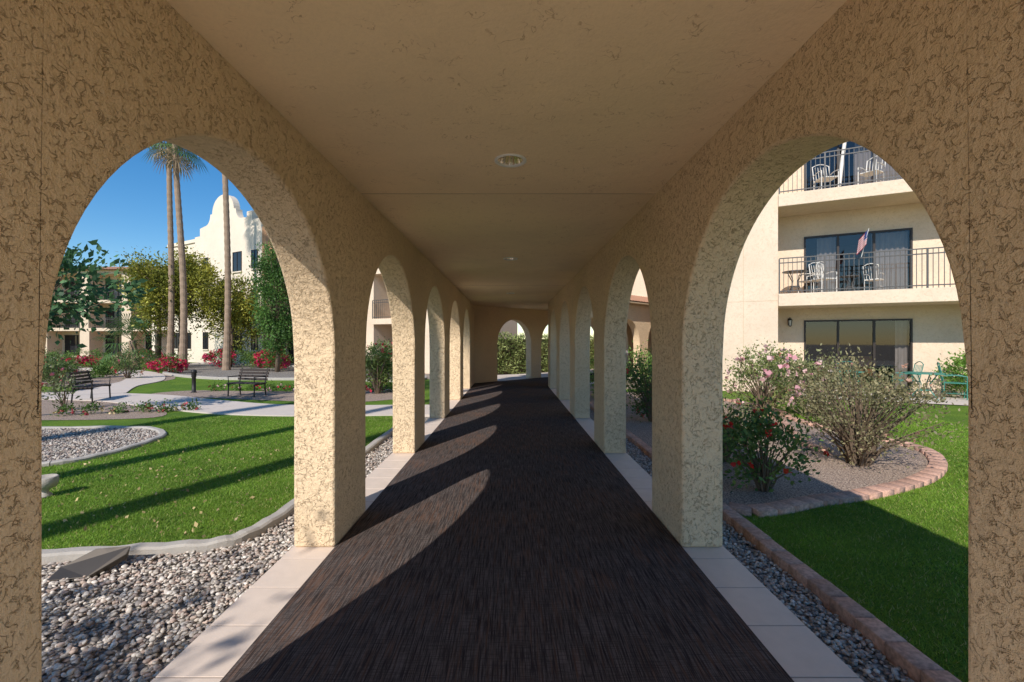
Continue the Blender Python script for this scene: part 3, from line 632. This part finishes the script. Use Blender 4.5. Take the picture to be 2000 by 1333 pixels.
prof=[(-8.8,9.2),(-8.1,9.2),(-8.1,9.75),(-7.4,9.85)]
for i in range(9): t=i/8*math.pi/2; prof.append((-7.4+.7*math.sin(t)*1.0,9.85+.75*(1-math.cos(t))))
prof.append((-6.5,10.6))
for i in range(17): t=i/16*math.pi; prof.append((-5.1-1.35*math.cos(t),10.65+1.15*math.sin(t)))
prof.append((-3.5,10.6))
for i in range(9): t=i/8*math.pi/2; prof.append((-2.8-.7*math.cos(t)+.0,10.6-.75*math.sin(t)))
prof+=[(-2.2,9.85),(-2.2,10.2),(-1.6,10.2),(-1.6,9.6),(-.5,9.6),(-.5,9.2)]
n=len(prof); mb.add([(x,0,z) for x,z in prof]+[(x,.45,z) for x,z in prof],[tuple(range(n)),tuple(range(n,2*n))[::-1]]+[(i,n+i,n+(i+1)%n,(i+1)%n) for i in range(n)])
mb.box(-2.0,-.51,.46,3,9.2,9.9)
mb.obj('tower_walls',['stucco_w'],LB)
for z in (1.5,4.2,6.9):
    win(LB,-3.3,z,.95,1.3); win(LB,-7.3,z,.6,1.2); win(LB,-10.3,z,.8,1.2,.25); win(LB,-12.0,z,.8,1.2,.25); win(LB,-1.3,z,.6,1.2)
mb=MB(); bays=[(-.5,3.6),(4.6,8.2),(9.6,12.9)]; H=8.6
xs=-.5
for a,b_ in bays:
    if a>xs: mb.box(xs,a,0,1.6,-.14,H)
    if a>0: mb.box(a,b_,0,.3,H-.5,H)
    xs=b_
mb.box(xs,13.6,0,1.6,-.14,H); mb.box(-.5,13.6,1.6,9,-.14,H)
mb.obj('walls',['stucco_b'],LB)
archwall('arched_bay',[(-.5,-.3,False),(-.3,3.4,True),(3.4,3.6,False)],.3,(0,.0,0),0,sp=6.0,parent=LB,top=9.0,base=5.6,mat='trim',bevel=0)
mb=MB(); rl=MB()
for a,b_ in bays:
    for z in (2.7,5.4): mb.box(a+.003,b_-.003,-.15,1.59,z-.3,z); railing(rl,a+.03,b_-.03,-.1,z,1.0,sp=.14)
mb.obj('balcony_slabs',['stucco_b'],LB); rl.obj('balcony_railings',['rail'],LB)
mb=MB()
for a,b_ in bays:
    for z in (0,2.7,5.4): 
        mb.box(a+.5,b_-.7,1.56,1.7,z+.02,z+2.05,0); 
        for x in (a+.5,(a+b_)/2-.1,b_-.76): mb.box(x,x+.06,1.52,1.62,z+.02,z+2.05,1)
        mb.box(a+.5,b_-.7,1.52,1.62,z+2.05,z+2.11,1)
mb.obj('sliding_doors',['pane','frame'],LB)
def block(name,loc,rz,w,dep,h,nx,mat='stucco_w',roofh=1.0):
    E=empty(name,loc,rz); mb=MB(); rl=MB(); dr=MB(); cw=w/nx; lv=[0,2.8,5.6][:max(1,int(h/2.8))]
    mb.box(0,w,1.6,dep,-.14,h); mb.box(0,w,0,1.599,len(lv)*2.8-.15,h)
    for i in range(nx+1): x=i*cw; a=max(0,x-.45); b_=min(w,x+.45); mb.box(a,b_,0,1.598,-.14,len(lv)*2.8-.152)
    for i in range(nx):
        a,b_=i*cw+.45,(i+1)*cw-.45
        for z in lv:
            if z>0: mb.box(a,b_,-.1,1.59,z-.3,z); railing(rl,a,b_,-.05,z,1.0,sp=.16)
            dr.box(a+.3,b_-.4,1.55,1.7,z+.02,z+2.05,0); m_=(a+b_)/2; dr.box(m_-.04,m_+.04,1.5,1.62,z+.02,z+2.05,1); dr.box(a+.3,b_-.4,1.5,1.62,z+2.05,z+2.12,1)
    mb.obj('walls',[mat],E); rl.obj('balcony_railings',['rail'],E); dr.obj('sliding_doors',['pane','frame'],E)
    r=MB(); ns=int((w+.8)/.06); vs=[]
    for i in range(ns+1):
        x=-.4+i*.06; wv=.05*abs(math.sin(x*math.pi/.26)); vs+=[(x,-.5,h+wv),(x,dep/2,h+roofh+wv),(x,dep+.4,h+wv)]
    r.add(vs,[(i*3+j,i*3+3+j,i*3+4+j,i*3+1+j) for i in range(ns) for j in range(2)]); r.add([(-.4,-.5,h-.01),(w+.4,-.5,h-.01),(w+.4,dep+.4,h-.01),(-.4,dep+.4,h-.01),(-.4,dep/2,h+roofh),(w+.4,dep/2,h+roofh)],[(0,3,2,1),(0,4,3),(1,2,5)]); r.obj('roof',['rooftile'],E)
    return E
block('garden_apartment_building',(-33.5,42.5,0),math.radians(-22),9.5,8,6.3,3)
block('garden_apartment_building',(-50.5,45,0),math.radians(3),16,9,8.6,4,mat='stucco_b')
block('garden_apartment_building',(-62,30,0),math.radians(50),18,9,8.6,5,mat='stucco_b')
# ---------------------------------------------------------------- furniture
def bench(loc,rz):
    e=empty('park_bench',loc,rz); mb=MB(); w=.6
    for i in range(5): y=-.2+i*.1; mb.box(-w,w,y,y+.075,.43,.46)
    mb.obj('seat',['wood'],e,bevel=.004); mb=MB()
    for i in range(4): z=.52+i*.1; y=.27+i*.03; mb.box(-w,w,y,y+.028,z,z+.075)
    mb.obj('backrest',['wood'],e); mb=MB()
    for x in (-.52,.52):
        mb.tube([(x,-.2,0),(x,-.18,.43)],.022,6); mb.tube([(x,.3,0),(x,.26,.43),(x,.39,.92)],.022,6); mb.tube([(x,-.22,.41),(x,.28,.41)],.02,6); mb.tube([(x,-.18,.43),(x,-.2,.66),(x,.28,.66)],.018,6)
    mb.obj('legs',['dark'],e); e.scale=(.85,.85,.85); return e
bench((-7.5,12.9,zl),-.25); bench((-10.9,11.9,zl+.01),1.9)
mb=MB(); mb.lathe([(.001,0),(.08,0),(.08,.03),(.055,.035),(.055,.48),(.075,.5),(.06,.53),(.075,.55),(.06,.58),(.08,.6),(.08,.66),(.05,.70),(.001,.71)],(0,0,0),20); mb.obj('bollard_light',['dark'],None,True,loc=(-9.6,13.8,zl))
e=empty('landscape_floodlight',(-2.88,3.12,-.075),.35); e.scale=(1.1,.8,1.0); mb=MB()
mb.add([(-.19,-.08,.0),(.02,-.13,.0),(.19,-.02,.09),(.2,.03,.13),(.0,.10,.12),(-.17,.07,.03),(-.17,-.03,-.03),(.05,-.08,-.03),(.19,.0,.05),(.0,.09,.05)],[(0,1,2,3,4,5),(0,6,7,1),(1,7,8,2),(2,8,3),(3,8,9,4),(4,9,5),(5,9,6,0),(6,9,8,7)]); mb.obj('housing',['bronze'],e,bevel=.006)
mb=MB(); mb.tube([(0,0,-.1),(0,0,.03)],.02,8); mb.obj('stake',['dark'],e)
e=empty('garden_spotlight',(-4.68,4.58,zl),.4); mb=MB(); mb.lathe([(.001,.0),(.05,.0),(.055,.02),(.03,.05),(.03,.08),(.085,.10),(.10,.15),(.10,.20),(.085,.21),(.08,.19),(.001,.18)],(0,0,0),24); mb.obj('housing',['curb'],e,True)
# ---------------------------------------------------------------- light, sky, camera
hx,hy=.433,.901; el=math.radians(38.3)
d=Vector((hx*math.cos(el),hy*math.cos(el),-math.sin(el)))
sl=bpy.data.lights.new('sun','SUN'); sl.energy=5.0; sl.angle=math.radians(.5); sl.color=(1,.94,.87)
so=bpy.data.objects.new('sun',sl); COL.objects.link(so); so.rotation_euler=d.to_track_quat('-Z','Y').to_euler(); so.location=(-10,-15,20)
w=bpy.data.worlds.new('World'); S.world=w; w.use_nodes=True; nt=w.node_tree
sk=nt.nodes.new('ShaderNodeTexSky'); sk.sky_type='NISHITA'; sk.sun_disc=False; sk.sun_elevation=el; sk.sun_rotation=math.atan2(-hx,-hy); sk.air_density=1.0; sk.dust_density=.1; sk.ozone_density=3.0
hs=nt.nodes.new('ShaderNodeHueSaturation'); hs.inputs['Saturation'].default_value=1.35; nt.links.new(sk.outputs[0],hs.inputs['Color'])
bg=nt.nodes['Background']; bg.inputs[1].default_value=.15; nt.links.new(hs.outputs[0],bg.inputs[0])
cam=bpy.data.cameras.new('camera'); cam.lens=16; cam.sensor_width=36; cam.clip_start=.05; cam.clip_end=1000; cam.shift_x=.0015
co_=bpy.data.objects.new('camera',cam); COL.objects.link(co_); co_.location=(0,0,1.5); co_.rotation_euler=(math.pi/2,0,0); S.camera=co_
S.view_settings.view_transform='Standard'; S.view_settings.look='None'; S.view_settings.exposure=0
